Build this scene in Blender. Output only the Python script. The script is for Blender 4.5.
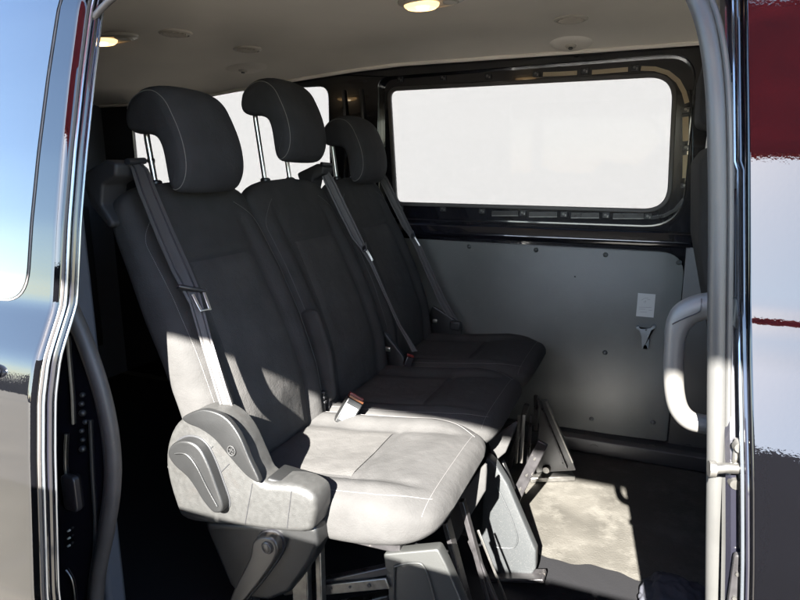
import bpy, bmesh, math, random
from mathutils import Vector, Matrix
random.seed(4)
S = bpy.context.scene
for o in list(bpy.data.objects): bpy.data.objects.remove(o)

# ------------------------------------------------------------ camera, world, sun, exposure
F, YAW, PIT = 600., math.radians(22.6), math.radians(12.2)
CAM = Vector((0, -.68, 1.13))
vf = Vector((-math.sin(YAW)*math.cos(PIT), math.cos(YAW)*math.cos(PIT), -math.sin(PIT)))
vr = Vector((math.cos(YAW), math.sin(YAW), 0)); vu = vr.cross(vf)
cd = bpy.data.cameras.new('camera'); cam = bpy.data.objects.new('camera', cd); S.collection.objects.link(cam)
cam.matrix_world = Matrix.Translation(CAM) @ Matrix((vr, vu, -vf)).transposed().to_4x4()
cd.sensor_width = 36; cd.lens = 27; cd.clip_start = .02; cd.clip_end = 2000
S.camera = cam

SUN = Vector((-.06, 1, -.66)).normalized()          # direction the light travels
el = math.asin(-SUN.z); az = math.atan2(-SUN.x, -SUN.y)
W = bpy.data.worlds.new('World'); S.world = W; W.use_nodes = True
nt = W.node_tree; sky = nt.nodes.new('ShaderNodeTexSky'); sky.sky_type = 'NISHITA'
sky.sun_disc = False; sky.sun_elevation = el; sky.sun_rotation = az; sky.altitude = 100; sky.dust_density = .6; sky.ozone_density = 2.0
bg = nt.nodes['Background']; bg.inputs[1].default_value = .05
nt.links.new(sky.outputs[0], bg.inputs[0])
ld = bpy.data.lights.new('sun', 'SUN'); ld.energy = 5.0; ld.angle = math.radians(.5); ld.color = (1, .96, .89)
lo = bpy.data.objects.new('sun', ld); S.collection.objects.link(lo)
lo.rotation_euler = SUN.to_track_quat('-Z', 'Y').to_euler()
S.view_settings.view_transform = 'Standard'; S.view_settings.look = 'None'
S.view_settings.exposure = 4.38; S.view_settings.gamma = 1
S.cycles.max_bounces = 14; S.cycles.diffuse_bounces = 6; S.cycles.glossy_bounces = 5
S.cycles.transparent_max_bounces = 16; S.cycles.sample_clamp_indirect = 6

# ------------------------------------------------------------ materials
def L(c): return tuple(((v/255)/12.92 if v/255 <= .04045 else ((v/255+.055)/1.055)**2.4) for v in c)
MATS = {}
def mat(name, col, rough=.5, metal=0, spec=.5, coat=0, bump=None, var=None, sheen=0, stain=None, em=None):
    """bump=(scale,strength,dist,detail); var=(scale,amount); stain=(scale,colour,lo,hi)"""
    m = bpy.data.materials.new(name); m.use_nodes = True; t = m.node_tree; b = t.nodes['Principled BSDF']; N = t.nodes.new; K = t.links.new
    b.inputs['Base Color'].default_value = (*col, 1); b.inputs['Roughness'].default_value = rough
    b.inputs['Metallic'].default_value = metal; b.inputs['Specular IOR Level'].default_value = spec
    b.inputs['Coat Weight'].default_value = coat; b.inputs['Coat Roughness'].default_value = .03
    if sheen: b.inputs['Sheen Weight'].default_value = sheen; b.inputs['Sheen Roughness'].default_value = .5
    tc = N('ShaderNodeTexCoord'); out = None
    if var:
        n = N('ShaderNodeTexNoise'); n.inputs['Scale'].default_value = var[0]; n.inputs['Detail'].default_value = 6
        K(tc.outputs['Object'], n.inputs['Vector'])
        r = N('ShaderNodeMapRange'); r.inputs[1].default_value = .3; r.inputs[2].default_value = .7
        r.inputs[3].default_value = 1-var[1]; r.inputs[4].default_value = 1+var[1]; K(n.outputs['Fac'], r.inputs[0])
        mx = N('ShaderNodeVectorMath'); mx.operation = 'SCALE'; mx.inputs[0].default_value = col
        K(r.outputs[0], mx.inputs['Scale']); out = mx.outputs[0]
        rr = N('ShaderNodeMapRange'); rr.inputs[3].default_value = max(.02, rough*(1-var[1])); rr.inputs[4].default_value = min(1, rough*(1+var[1]))
        K(n.outputs['Fac'], rr.inputs[0]); K(rr.outputs[0], b.inputs['Roughness'])
    if stain:
        n = N('ShaderNodeTexNoise'); n.inputs['Scale'].default_value = stain[0]; n.inputs['Detail'].default_value = 9; n.inputs['Roughness'].default_value = .65
        K(tc.outputs['Object'], n.inputs['Vector'])
        r = N('ShaderNodeMapRange'); n.inputs['Lacunarity'].default_value = 2.3; r.inputs[1].default_value = stain[2]; r.inputs[2].default_value = stain[3]; K(n.outputs['Fac'], r.inputs[0])
        mx = N('ShaderNodeMix'); mx.data_type = 'RGBA'; mx.inputs['A'].default_value = (*col, 1); mx.inputs['B'].default_value = (*stain[1], 1)
        if out: K(out, mx.inputs['A'])
        K(r.outputs[0], mx.inputs['Factor']); out = mx.outputs['Result']
    if out: K(out, b.inputs['Base Color'])
    if bump:
        n = N('ShaderNodeTexNoise'); n.inputs['Scale'].default_value = bump[0]; n.inputs['Detail'].default_value = bump[3]
        K(tc.outputs['Object'], n.inputs['Vector'])
        bp = N('ShaderNodeBump'); bp.inputs['Strength'].default_value = bump[1]; bp.inputs['Distance'].default_value = bump[2]
        K(n.outputs['Fac'], bp.inputs['Height']); K(bp.outputs[0], b.inputs['Normal'])
    if em: b.inputs['Emission Color'].default_value = (*em[0], 1); b.inputs['Emission Strength'].default_value = em[1]
    MATS[name] = m; return m

def fabric(name, col, weave=900, rib=False):
    m = mat(name, col, .95, spec=.15, sheen=0, var=(14, .16)); t = m.node_tree; N = t.nodes.new; K = t.links.new; b = t.nodes['Principled BSDF']
    tc = N('ShaderNodeTexCoord')
    w1 = N('ShaderNodeTexNoise'); w1.inputs['Scale'].default_value = weave; w1.inputs['Detail'].default_value = 2; K(tc.outputs['Object'], w1.inputs['Vector'])
    w2 = N('ShaderNodeTexNoise'); w2.inputs['Scale'].default_value = 22; w2.inputs['Detail'].default_value = 4; K(tc.outputs['Object'], w2.inputs['Vector'])
    b1 = N('ShaderNodeBump'); b1.inputs['Strength'].default_value = .5; b1.inputs['Distance'].default_value = .0006; K(w1.outputs[0], b1.inputs['Height'])
    b2 = N('ShaderNodeBump'); b2.inputs['Strength'].default_value = .55; b2.inputs['Distance'].default_value = .006; K(w2.outputs[0], b2.inputs['Height'])
    w4 = N('ShaderNodeTexNoise'); w4.inputs['Scale'].default_value = 330; w4.inputs['Detail'].default_value = 3; K(tc.outputs['Object'], w4.inputs['Vector'])
    b4 = N('ShaderNodeBump'); b4.inputs['Strength'].default_value = .55; b4.inputs['Distance'].default_value = .0011; K(w4.outputs[0], b4.inputs['Height']); K(b1.outputs[0], b4.inputs['Normal']); K(b4.outputs[0], b2.inputs['Normal']); K(b2.outputs[0], b.inputs['Normal'])
    if rib:
        wv = N('ShaderNodeTexWave'); wv.bands_direction = 'Y'; wv.inputs['Scale'].default_value = 90; K(tc.outputs['Object'], wv.inputs['Vector'])
        b3 = N('ShaderNodeBump'); b3.inputs['Strength'].default_value = .25; b3.inputs['Distance'].default_value = .0008; K(wv.outputs[0], b3.inputs['Height'])
        K(b2.outputs[0], b3.inputs['Normal']); K(b3.outputs[0], b.inputs['Normal'])
    return m

fab = fabric('black_fabric', (.0270, .0265, .0262))
fabi = fabric('insert_fabric', (.0355, .0345, .0335), 600, True)
fabh = fabric('headrest_fabric', (.023, .0232, .0255))
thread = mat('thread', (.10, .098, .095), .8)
guidem = mat('guide_plastic', (.010, .010, .0115), .65)
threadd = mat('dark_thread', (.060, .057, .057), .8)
plg = mat('grey_plastic', (.0195, .0195, .0190), .45, bump=(650, .6, .0008, 3), var=(90, .14), stain=(26, (.019, .018, .017), .58, .74))
pld = mat('dark_plastic', (.014, .0145, .016), .45, bump=(1200, .3, .0004, 2))
plm = mat('mid_plastic', (.0060, .0062, .0064), .42, bump=(700, .5, .0007, 2), var=(20, .08))
blk = mat('black_plastic', (.012, .012, .014), .35)
gloss = mat('black_paint', (.006, .006, .009), .16, coat=1, bump=(35, .05, .002, 2))
chrome = mat('polished_steel', (.66, .64, .60), .32, 1)
steel = mat('worn_steel', (.16, .155, .145), .38, .9, var=(60, .25))
rail = mat('black_steel', (.022, .021, .022), .3, .3, var=(40, .3), stain=(45, (.12, .11, .10), .62, .72))
webm = mat('belt_webbing', (.024, .0215, .021), .6, sheen=0, bump=(700, .4, .0005, 1))
rubber = mat('seal_rubber', (.046, .042, .041), .5, var=(12, .2), stain=(60, (.10, .09, .08), .62, .8))
sealg = mat('grey_trim', (.034, .034, .033), .45, bump=(600, .25, .0006, 3), var=(9, .15))
board = mat('grey_board', (.094, .098, .093), .42, bump=(320, .45, .001, 4), var=(3.5, .20), stain=(38, (.118, .122, .118), .60, .80))
liner = mat('headliner_cloth', (.80, .735, .65), .95, spec=.1, bump=(700, .4, .0006, 2), var=(3, .05))
cream = mat('slot_light_cream', (.42, .34, .23), .9, bump=(200, .3, .001, 2))  # outside light in the frame slots put into the colour
red = mat('red_plastic', (.10, .006, .004), .35)
orange = mat('orange_plastic', (.12, .04, .012), .4)
white = mat('white_card', (.40, .41, .41), .6)
ink = mat('grey_ink', (.22, .22, .22), .7)
floorm = mat('van_floor', (.030, .028, .024), .6, bump=(170, .8, .0022, 9), var=(6, .3), stain=(11, (.052, .049, .043), .48, .66))
shadem = mat('floor_shade_black', (.006, .006, .007), .9, spec=.15, bump=(240, .6, .001, 3), stain=(120, (.02, .018, .016), .70, .78))  # near-black colour standing in for shade on the floor
cloth = fabric('blue_cloth', (.036, .037, .046), 500)
lens = mat('lamp_lens', (.8, .6, .35), .4, em=((1, .60, .26), .11))
lensh = mat('lamp_bulb', (1, .9, .7), .4, em=((1, .80, .50), .55))
lbez = mat('lamp_bezel', (.40, .37, .32), .4)
ventm = mat('vent_plastic', (.52, .47, .40), .6)
trimd = mat('dark_trim', (.055, .060, .075), .6, bump=(400, .4, .0008, 3))
bright = mat('door_edge', (.20, .22, .25), .14, .85, coat=1)

def carpaint():
    m = mat('dark_car_paint', (.0014, .0014, .0018), .5, 0, spec=.0, coat=1)
    t = m.node_tree; N = t.nodes.new; K = t.links.new; b = t.nodes['Principled BSDF']
    b.inputs['Coat Roughness'].default_value = .015; b.inputs['Coat IOR'].default_value = 1.68
    tc = N('ShaderNodeTexCoord')
    n = N('ShaderNodeTexNoise'); n.inputs['Scale'].default_value = 7; n.inputs['Detail'].default_value = 2; K(tc.outputs['Object'], n.inputs['Vector'])
    n2 = N('ShaderNodeTexNoise'); n2.inputs['Scale'].default_value = 260; n2.inputs['Detail'].default_value = 2; K(tc.outputs['Object'], n2.inputs['Vector'])
    a = N('ShaderNodeBump'); a.inputs['Strength'].default_value = .12; a.inputs['Distance'].default_value = .003; K(n.outputs[0], a.inputs['Height'])
    c = N('ShaderNodeBump'); c.inputs['Strength'].default_value = .06; c.inputs['Distance'].default_value = .0006; K(n2.outputs[0], c.inputs['Height'])
    K(a.outputs[0], c.inputs['Normal']); K(c.outputs[0], b.inputs['Normal']); K(c.outputs[0], b.inputs['Coat Normal'])
    # fine road dust with small scratches
    d = N('ShaderNodeTexNoise'); d.inputs['Scale'].default_value = 40; d.inputs['Detail'].default_value = 10; d.inputs['Roughness'].default_value = .8; K(tc.outputs['Object'], d.inputs['Vector'])
    r = N('ShaderNodeMapRange'); r.inputs[1].default_value = .60; r.inputs[2].default_value = .78; r.inputs[3].default_value = .010; r.inputs[4].default_value = .10; K(d.outputs[0], r.inputs[0])
    K(r.outputs[0], b.inputs['Coat Roughness'])
    return m
paint = carpaint()

def glassmat(name, tint, refl=1.0):
    m = bpy.data.materials.new(name); m.use_nodes = True; t = m.node_tree; N = t.nodes.new; K = t.links.new
    t.nodes.remove(t.nodes['Principled BSDF']); o = t.nodes['Material Output']
    tr = N('ShaderNodeBsdfTransparent'); tr.inputs[0].default_value = (*tint, 1)
    g = N('ShaderNodeBsdfGlossy'); g.inputs['Roughness'].default_value = .01
    lw = N('ShaderNodeLayerWeight'); pw = N('ShaderNodeMath'); pw.operation = 'POWER'; pw.inputs[1].default_value = 5; K(lw.outputs['Facing'], pw.inputs[0])
    fr = N('ShaderNodeMapRange'); fr.inputs[3].default_value = .003; fr.inputs[4].default_value = .9; K(pw.outputs[0], fr.inputs[0]); lw.inputs[0].default_value = .5; mx = N('ShaderNodeMixShader')
    K(fr.outputs[0], mx.inputs[0]); K(tr.outputs[0], mx.inputs[1]); K(g.outputs[0], mx.inputs[2]); K(mx.outputs[0], o.inputs[0])
    return m
glass = glassmat('tinted_glass', (.45, .45, .45))     # two faces per pane: the tint is applied twice
clear = glassmat('cab_glass', (.62, .64, .64))
tint = mat('privacy_glass', (.008, .009, .012), .03, spec=.8, coat=1)
tint.node_tree.nodes['Principled BSDF'].inputs['Coat IOR'].default_value = 1.55

# ------------------------------------------------------------ helpers
def fin(bm, ang=38):
    bmesh.ops.recalc_face_normals(bm, faces=bm.faces)
    for f in bm.faces: f.smooth = True
    for e in bm.edges:
        if len(e.link_faces) == 2 and e.calc_face_angle(0) > math.radians(ang): e.smooth = False
def obj(name, bm, m, parent=None, bevel=0, ang=38):
    """links a bmesh given in world coordinates as one mesh object"""
    fin(bm, ang)
    me = bpy.data.meshes.new(name); bm.to_mesh(me); bm.free()
    me.materials.append(m); o = bpy.data.objects.new(name, me); S.collection.objects.link(o)
    if parent:
        o.parent = parent
        off = world_off(parent)
        me.transform(Matrix.Translation(-off))
    if bevel:
        b = o.modifiers.new('bevel', 'BEVEL'); b.width = bevel; b.segments = 2; b.limit_method = 'ANGLE'; b.angle_limit = math.radians(40)
        b.harden_normals = False
    return o
def world_off(p):
    v = Vector((0, 0, 0))
    while p: v += p.location; p = p.parent
    return v
def thing(name, label, cat, loc, group=None, kind=None):
    o = bpy.data.objects.new(name, None); S.collection.objects.link(o); o.location = loc
    tag(o, label, cat, group, kind); o.empty_display_size = .1; return o
def tag(o, label=None, cat=None, group=None, kind=None):
    if label: o['label'] = label
    if cat: o['category'] = cat
    if group: o['group'] = group
    if kind: o['kind'] = kind
    return o
def B(): return bmesh.new()
def at(x, y, X=None, Y=None, Z=None):
    d = vf*F + vr*(x-400) + vu*(300-y)
    i, v = (0, X) if X is not None else ((1, Y) if Y is not None else (2, Z))
    return CAM + d*((v-CAM[i])/d[i])
def box(bm, x0, x1, y0, y1, z0, z1, rot=None, piv=None):
    vs = [bm.verts.new((x, y, z)) for x in (x0, x1) for y in (y0, y1) for z in (z0, z1)]
    for q in ((0, 1, 3, 2), (4, 6, 7, 5), (0, 4, 5, 1), (2, 3, 7, 6), (0, 2, 6, 4), (1, 5, 7, 3)): bm.faces.new([vs[i] for i in q])
    if rot: bmesh.ops.rotate(bm, verts=vs, cent=piv or Vector(((x0+x1)/2, (y0+y1)/2, (z0+z1)/2)), matrix=rot)
    return vs
def bar(bm, p, q, w, h, side=Vector((0, 1, 0))):
    """rectangular bar p->q, w along `side`, h across"""
    p, q = Vector(p), Vector(q); d = (q-p).normalized(); s = (side - d*side.dot(d)).normalized(); u = d.cross(s)
    vs = []
    for c in (p, q):
        for a, b in ((-1, -1), (1, -1), (1, 1), (-1, 1)): vs.append(bm.verts.new(c + s*a*w/2 + u*b*h/2))
    for f in ((0, 1, 2, 3), (7, 6, 5, 4), (0, 4, 5, 1), (1, 5, 6, 2), (2, 6, 7, 3), (3, 7, 4, 0)): bm.faces.new([vs[i] for i in f])
def smooth_path(pts, n=6):
    P = [Vector(p) for p in pts]; out = []
    for i in range(len(P)-1):
        a = P[max(i-1, 0)]; b = P[i]; c = P[i+1]; d = P[min(i+2, len(P)-1)]
        for k in range(n):
            t = k/n
            out.append(.5*((2*b)+(-a+c)*t+(2*a-5*b+4*c-d)*t*t+(-a+3*b-3*c+d)*t**3))
    out.append(P[-1]); return out
def tube(bm, pts, r, seg=10, r2=None, side=None, cap=True):
    """round or elliptical tube; r may be a list; r2 = radius along `side`"""
    P = [Vector(p) for p in pts]; rings = []; prev = None
    for i, p in enumerate(P):
        d = (P[min(i+1, len(P)-1)]-P[max(i-1, 0)]).normalized()
        if side: s = (side-d*side.dot(d)).normalized()
        else:
            s = prev if prev else (Vector((0, 0, 1)) if abs(d.z) < .9 else Vector((1, 0, 0)))
            s = (s-d*s.dot(d)).normalized(); prev = s
        u = d.cross(s); ra = r[i] if isinstance(r, (list, tuple)) else r; rb = r2 if r2 else ra
        rings.append([bm.verts.new(p + s*math.cos(a)*rb + u*math.sin(a)*ra) for a in [2*math.pi*k/seg for k in range(seg)]])
    for a, b in zip(rings, rings[1:]):
        for k in range(seg): bm.faces.new((a[k], a[(k+1) % seg], b[(k+1) % seg], b[k]))
    if cap: bm.faces.new(rings[0][::-1]); bm.faces.new(rings[-1])
def cyl(bm, p, q, r, seg=16, rt=None): tube(bm, [p, q], [r, rt if rt else r], seg)
def rnd(pts, r, n=5):
    """rounds the corners of a 2D polygon; r a number or list"""
    out = []; N = len(pts)
    for i in range(N):
        p = Vector(pts[i]); a = Vector(pts[i-1]); b = Vector(pts[(i+1) % N]); ri = r[i] if isinstance(r, (list, tuple)) else r
        ua = (a-p); ub = (b-p); la, lb = ua.length, ub.length; ua /= la; ub /= lb
        cs = max(-1, min(1, ua.dot(ub))); th = math.acos(cs)
        if ri < 1e-5 or th > 3.1: out.append(p.copy()); continue
        t = min(ri/math.tan(th/2), la*.49, lb*.49); p0 = p+ua*t; p1 = p+ub*t
        for k in range(n+1):
            s = k/n; out.append((1-s)**2*p0 + 2*s*(1-s)*p + s*s*p1)
    return out
def inset(P, d):
    A = sum(P[i-1].x*P[i].y-P[i].x*P[i-1].y for i in range(len(P))); sg = 1 if A > 0 else -1; out = []
    for i in range(len(P)):
        e0 = P[i]-P[i-1]; e1 = P[(i+1) % len(P)]-P[i]
        if e0.length < 1e-9: e0 = e1
        if e1.length < 1e-9: e1 = e0
        n = (e0.normalized()+e1.normalized()); n = n.normalized() if n.length > 1e-6 else e0.normalized()
        out.append(P[i]+Vector((-n.y, n.x))*d*sg)
    return out
PL = {'xz': lambda a, b, t: (a, t, b), 'yz': lambda a, b, t: (t, a, b), 'xy': lambda a, b, t: (a, b, t)}
def pillow(bm, pts, plane, t0, t1, r=0, n=4, rb=None, warp=None):
    """outline extruded t0..t1 with rounded rims; r at t0, rb at t1"""
    P = [Vector(p) for p in pts]; rb = r if rb is None else rb; sl = []; s = 1 if t1 > t0 else -1
    if r > 0: sl += [(t0+s*r*(1-math.cos(a)), r*(1-math.sin(a))) for a in [math.pi/2*k/n for k in range(n+1)]]
    else: sl.append((t0, 0))
    if rb > 0: sl += [(t1-s*rb*(1-math.sin(a)), rb*(1-math.cos(a))) for a in [math.pi/2*k/n for k in range(n+1)]]
    else: sl.append((t1, 0))
    rings = []
    for t, d in sl:
        Q = inset(P, d) if d > 1e-6 else P
        rings.append([bm.verts.new(warp(PL[plane](q.x, q.y, t)) if warp else PL[plane](q.x, q.y, t)) for q in Q])
    m = len(P)
    for a, b in zip(rings, rings[1:]):
        for k in range(m): bm.faces.new((a[k], a[(k+1) % m], b[(k+1) % m], b[k]))
    bm.faces.new(rings[0][::-1]); bm.faces.new(rings[-1])
def plate(bm, outer, holes, plane, t0, t1, warp=None):
    """plate with holes"""
    def loop(P, t): 
        vs = [bm.verts.new(PL[plane](p[0], p[1], t)) for p in P]
        return vs, [bm.edges.new((vs[i], vs[(i+1) % len(vs)])) for i in range(len(vs))]
    for t in (t0, t1):
        es = []
        for P in [outer]+holes: es += loop(P, t)[1]
        bmesh.ops.triangle_fill(bm, use_beauty=True, use_dissolve=False, edges=es)
    bm.verts.ensure_lookup_table()
    N = [len(outer)]+[len(h) for h in holes]; tot = sum(N); base = 0; V = list(bm.verts)[-2*tot:]
    for n in N:
        for k in range(n):
            a, b = base+k, base+(k+1) % n
            bm.faces.new((V[a], V[b], V[tot+b], V[tot+a]))
        base += n
    if warp:
        for v in V: v.co = Vector(warp(v.co))
def rrect(x0, x1, z0, z1, r, n=8): return rnd([(x0, z0), (x1, z0), (x1, z1), (x0, z1)], r, n)
def sweep(bm, prof, path, close=True):
    """prof: list of (dx,dy) world-xy offsets, path: list of points; no twisting"""
    rings = [[bm.verts.new((p[0]+a, p[1]+b, p[2])) for a, b in prof] for p in path]; m = len(prof)
    for a, b in zip(rings, rings[1:]):
        for k in range(m if close else m-1): bm.faces.new((a[k], a[(k+1) % m], b[(k+1) % m], b[k]))
    if close: bm.faces.new(rings[0][::-1]); bm.faces.new(rings[-1])
def lerp(tab, z):
    tab = sorted(tab)
    if z <= tab[0][0]: return tab[0][1]
    for (a, va), (b, vb) in zip(tab, tab[1:]):
        if z <= b:
            t = (z-a)/(b-a); return va+(vb-va)*t
    return tab[-1][1]
def smooth_tab(tab, z, w=.03): return (lerp(tab, z-w)+2*lerp(tab, z)+lerp(tab, z+w))/4
SKIN = [(-.3, -.07), (0, -.085), (.40, -.083), (.65, -.056), (.75, -.042), (.815, -.024), (.90, .020), (1.04, .046), (1.16, .073), (1.29, .106), (1.41, .140), (1.60, .23)]
def skinY(z): return smooth_tab(SKIN, z, .012)          # outer face of the slid-back door
ZS = [-.3+i*.01 for i in range(190)]

# ------------------------------------------------------------ setting outside
bm = B(); box(bm, -60, 60, -60, 60, -.7, -.6)
g = tag(obj('ground', bm, mat('pale_concrete', (.115, .104, .086), .8, bump=(3, .4, .02, 8), var=(.8, .15), stain=(2, (.11, .10, .09), .5, .8))), kind='structure')
bm = B(); box(bm, -22, 14, 8.0, 8.3, -.6, 5.5)
tag(obj('wall', bm, mat('window_backdrop', (.118, .120, .124), .9, bump=(60, .08, .002, 4)), bevel=.01), 'added sunlit backdrop wall that turns the van windows white', 'wall')  # added pale wall outside, makes the windows read white
# added red roof behind the camera: blocks high sun, mirrored in the paint
cp = thing('sun_blocker', 'added red sun blocker mirrored at the top of the right hand door', 'sun_blocker', (-.3, -1.6, -.6))
bm = B(); box(bm, -1.25, 1.5, -2.9, -1.5, 3.30, 3.36); obj('roof', bm, mat('blocker_red', (.50, .035, .045), .6, var=(4, .25)), cp, .01)
bm = B(); box(bm, -1.25, 1.5, -1.56, -1.502, 1.99, 3.30); obj('blocker_fascia', bm, MATS['blocker_red'], cp, .006)
for px_ in (-1.2, 1.4):
    bm = B(); box(bm, px_-.05, px_+.05, -2.5, -2.4, -.6, 3.30); obj('blocker_post', bm, rail, cp, .005)
bm = B()  # added boards behind the camera, keep low sun off the near floor
for k in range(12):
    box(bm, -1.10+k*.127, -1.10+k*.127+.123, -.84, -.815, -.6, 1.102)
box(bm, -1.105, .420, -.870, -.842, -.6, 1.112)
tag(obj('low_sun_blocker', bm, mat('blocker_dark', (.018, .017, .018), .8, var=(9, .4))), 'added dark sun blocker mirrored low in the right hand door', 'low_sun_blocker')

bm = B(); ps_ = []  # added dark skyline out of view, makes a dark band in the paint reflection
for k in range(120):
    ps_.append((-70+k*1.0, 1.6+1.1*math.sin(k*.37)+.8*math.sin(k*1.7+1)+random.uniform(-.4, .4)))
pillow(bm, ps_+[(50, -.7), (-70, -.7)], 'xz', -38, -36); tag(obj('skyline_strip', bm, mat('skyline_dark', (.035, .038, .032), .9, var=(.6, .4))), kind='structure')

# ------------------------------------------------------------ van
van = thing('van', 'black van with its side door slid open showing a rear seat row', 'van', (-.5, .9, -.6))
FY = 1.76
# floor
bm = B(); box(bm, -2.75, 1.5, .03, 1.80, -.06, 0); fl = obj('floor', bm, floorm, van)
bm = B()
edge = [(-2.7, .06), (.9, .06), (.9, 1.0)] + [(.88-i*.015, .955+.010*math.sin(i*.43)+.004*math.sin(i*1.1)) for i in range(1, 92)] + [(-.5, 1.7), (-2.7, 1.7)]
pillow(bm, edge, 'xy', .0005, .006, 0, rb=.003, n=2); obj('floor_shade', bm, shadem, van)  # dark sheet imitating shade over the near floor
# far wall: black pressed metal with two window openings
bm = B()
outer = [(-2.75, -.02), (1.5, -.02), (1.5, 1.66), (-2.75, 1.66)]
h1 = rnd([(-1.115, .925), (.105, .922), (.100, 1.528), (-1.115, 1.512)], [.10, .13, .10, .05], 8)
h2 = rrect(-2.515, -1.36, .985, 1.492, .05)
h3 = rrect(.45, 1.3, .95, 1.45, .08)
plate(bm, outer, [h1, h2, h3], 'xz', FY, FY+.02)
wl = obj('side_wall', bm, gloss, van, .004)
# recessed window frame
bm = B()
g1 = rnd([(-1.045, .990), (.054, .984), (.034, 1.462), (-1.075, 1.464)], [.035, .085, .09, .035], 8)
plate(bm, inset(h1, -.03), [g1], 'xz', FY+.035, FY+.05)
wf = obj('window_frame', bm, gloss, van, .003)
bm = B()                                             # raised inner lip
plate(bm, inset(g1, -.012), [inset(g1, .004)], 'xz', FY+.022, FY+.036); obj('rubber_seal', bm, rubber, wf, .003)
bm = B(); pillow(bm, inset(g1, -.02), 'xz', FY+.052, FY+.057); obj('window_pane', bm, glass, van)
bm = B(); pillow(bm, inset(h2, -.02), 'xz', FY+.022, FY+.027); obj('window_pane', bm, glass, van)
bm = B(); pillow(bm, inset(h3, -.02), 'xz', FY+.022, FY+.027); obj('window_pane', bm, clear, van)
# side panel between outer hole rim: thin return that closes the recess
bm = B(); plate(bm, inset(h1, -.012), [inset(h1, .0)], 'xz', FY+.02, FY+.036); obj('window_rim', bm, gloss, wl)
def wpt(x, y, dy=0): 
    p = at(x, y, Y=FY+dy); return p
# cream strips paint daylight seen in the frame slots; metal clips
def strip_px(pts, w, m, name, parent, dy=.033):
    bm = B(); P = [wpt(x, y, dy) for x, y in pts]
    up = []
    for i, p in enumerate(P):
        d = (P[min(i+1, len(P)-1)]-P[max(i-1, 0)]).normalized(); n = Vector((-d.z, 0, d.x)); up.append((p+n*w/2, p-n*w/2))
    vs = [[bm.verts.new(a), bm.verts.new(b), bm.verts.new(b+Vector((0, -.003, 0))), bm.verts.new(a+Vector((0, -.003, 0)))] for a, b in up]
    for a, b in zip(vs, vs[1:]):
        for k in range(4): bm.faces.new((a[k], a[(k+1) % 4], b[(k+1) % 4], b[k]))
    bm.faces.new(vs[0][::-1]); bm.faces.new(vs[-1])
    return obj(name, bm, m, parent)
strip_px([(543, 74.5), (560, 74), (577, 73)], .016, cream, 'slot_light', wf)
strip_px([(592, 72.5), (610, 71), (628, 69.5)], .016, cream, 'slot_light', wf)
strip_px([(641, 68.5), (655, 69), (668, 73), (678, 81), (684, 92), (687, 103)], .016, cream, 'slot_light', wf)
strip_px([(685.5, 117), (685.5, 141)], .020, cream, 'slot_light', wf)
strip_px([(685.5, 155), (685, 178)], .018, cream, 'slot_light', wf)
for a, b, y in ((492, 518, 213.3), (529, 557, 214.5), (571, 599, 215.5), (613, 644, 216.2)):
    strip_px([(a, y), ((a+b)/2, y+.2), (b, y)], .020, rail, 'slot', wf)
    strip_px([(a, y+2.4), (b, y+2.4)], .0025, steel, 'slot_lip', wf, .028)
strip_px([(651, 218), (664, 216), (675, 210), (684, 199)], .012, rail, 'slot', wf)
for x, y in ((400, 79.5), (443, 78), (488, 76.5), (536, 74), (585, 71), (635, 68), (686, 110), (686, 148), (684.5, 186), (400, 208), (443, 209), (482, 211), (523, 213), (564, 214.5), (606, 215.5), (648, 216.5)):
    p = wpt(x, y, .03); bm = B()
    box(bm, p.x-.013, p.x+.013, p.y-.004, p.y+.004, p.z-.010, p.z+.010)
    c = obj('clip', bm, blk, wf, .002)
    bm = B(); cyl(bm, p+Vector((-.002, -.003, .002)), p+Vector((-.002, -.010, .002)), .0048, 10, .003); box(bm, p.x+.004, p.x+.009, p.y-.008, p.y-.003, p.z-.007, p.z+.001)
    obj('clip_pin', bm, steel, c)
# wall ledge below the window
bm = B(); prof = rnd([(FY+.01, .845), (FY-.014, .852), (FY-.020, .868), (FY-.010, .900), (FY+.01, .915)], .012, 4)
pillow(bm, prof, 'yz', -1.3, .14, 0); obj('ledge', bm, gloss, wl)
# thin pressed lines
bm = B(); tube(bm, smooth_path([wpt(x, y, -.001) for x, y in ((436, 222), (520, 227), (600, 231), (650, 231), (672, 224), (686, 208), (691, 190), (692, 120), (690, 90))], 5), .003, 6); obj('pressed_edge', bm, gloss, wl)
# vertical black posts by the window (C pillar)
for x in (345, 362):
    bm = B(); p = wpt(x, 150); tube(bm, smooth_path([(p.x, FY-.004, 1.47), (p.x+.012, FY-.01, 1.3), (p.x, FY-.004, 1.05)], 5), .010, 8); obj('pillar_rib', bm, gloss, wl)
for x, y in ((343, 109), (379, 148), (381, 163)):
    p = wpt(x, y, -.004); bm = B(); cyl(bm, p, p+Vector((0, -.006, 0)), .005, 8, .003); obj('pillar_clip', bm, steel, wl)
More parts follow.
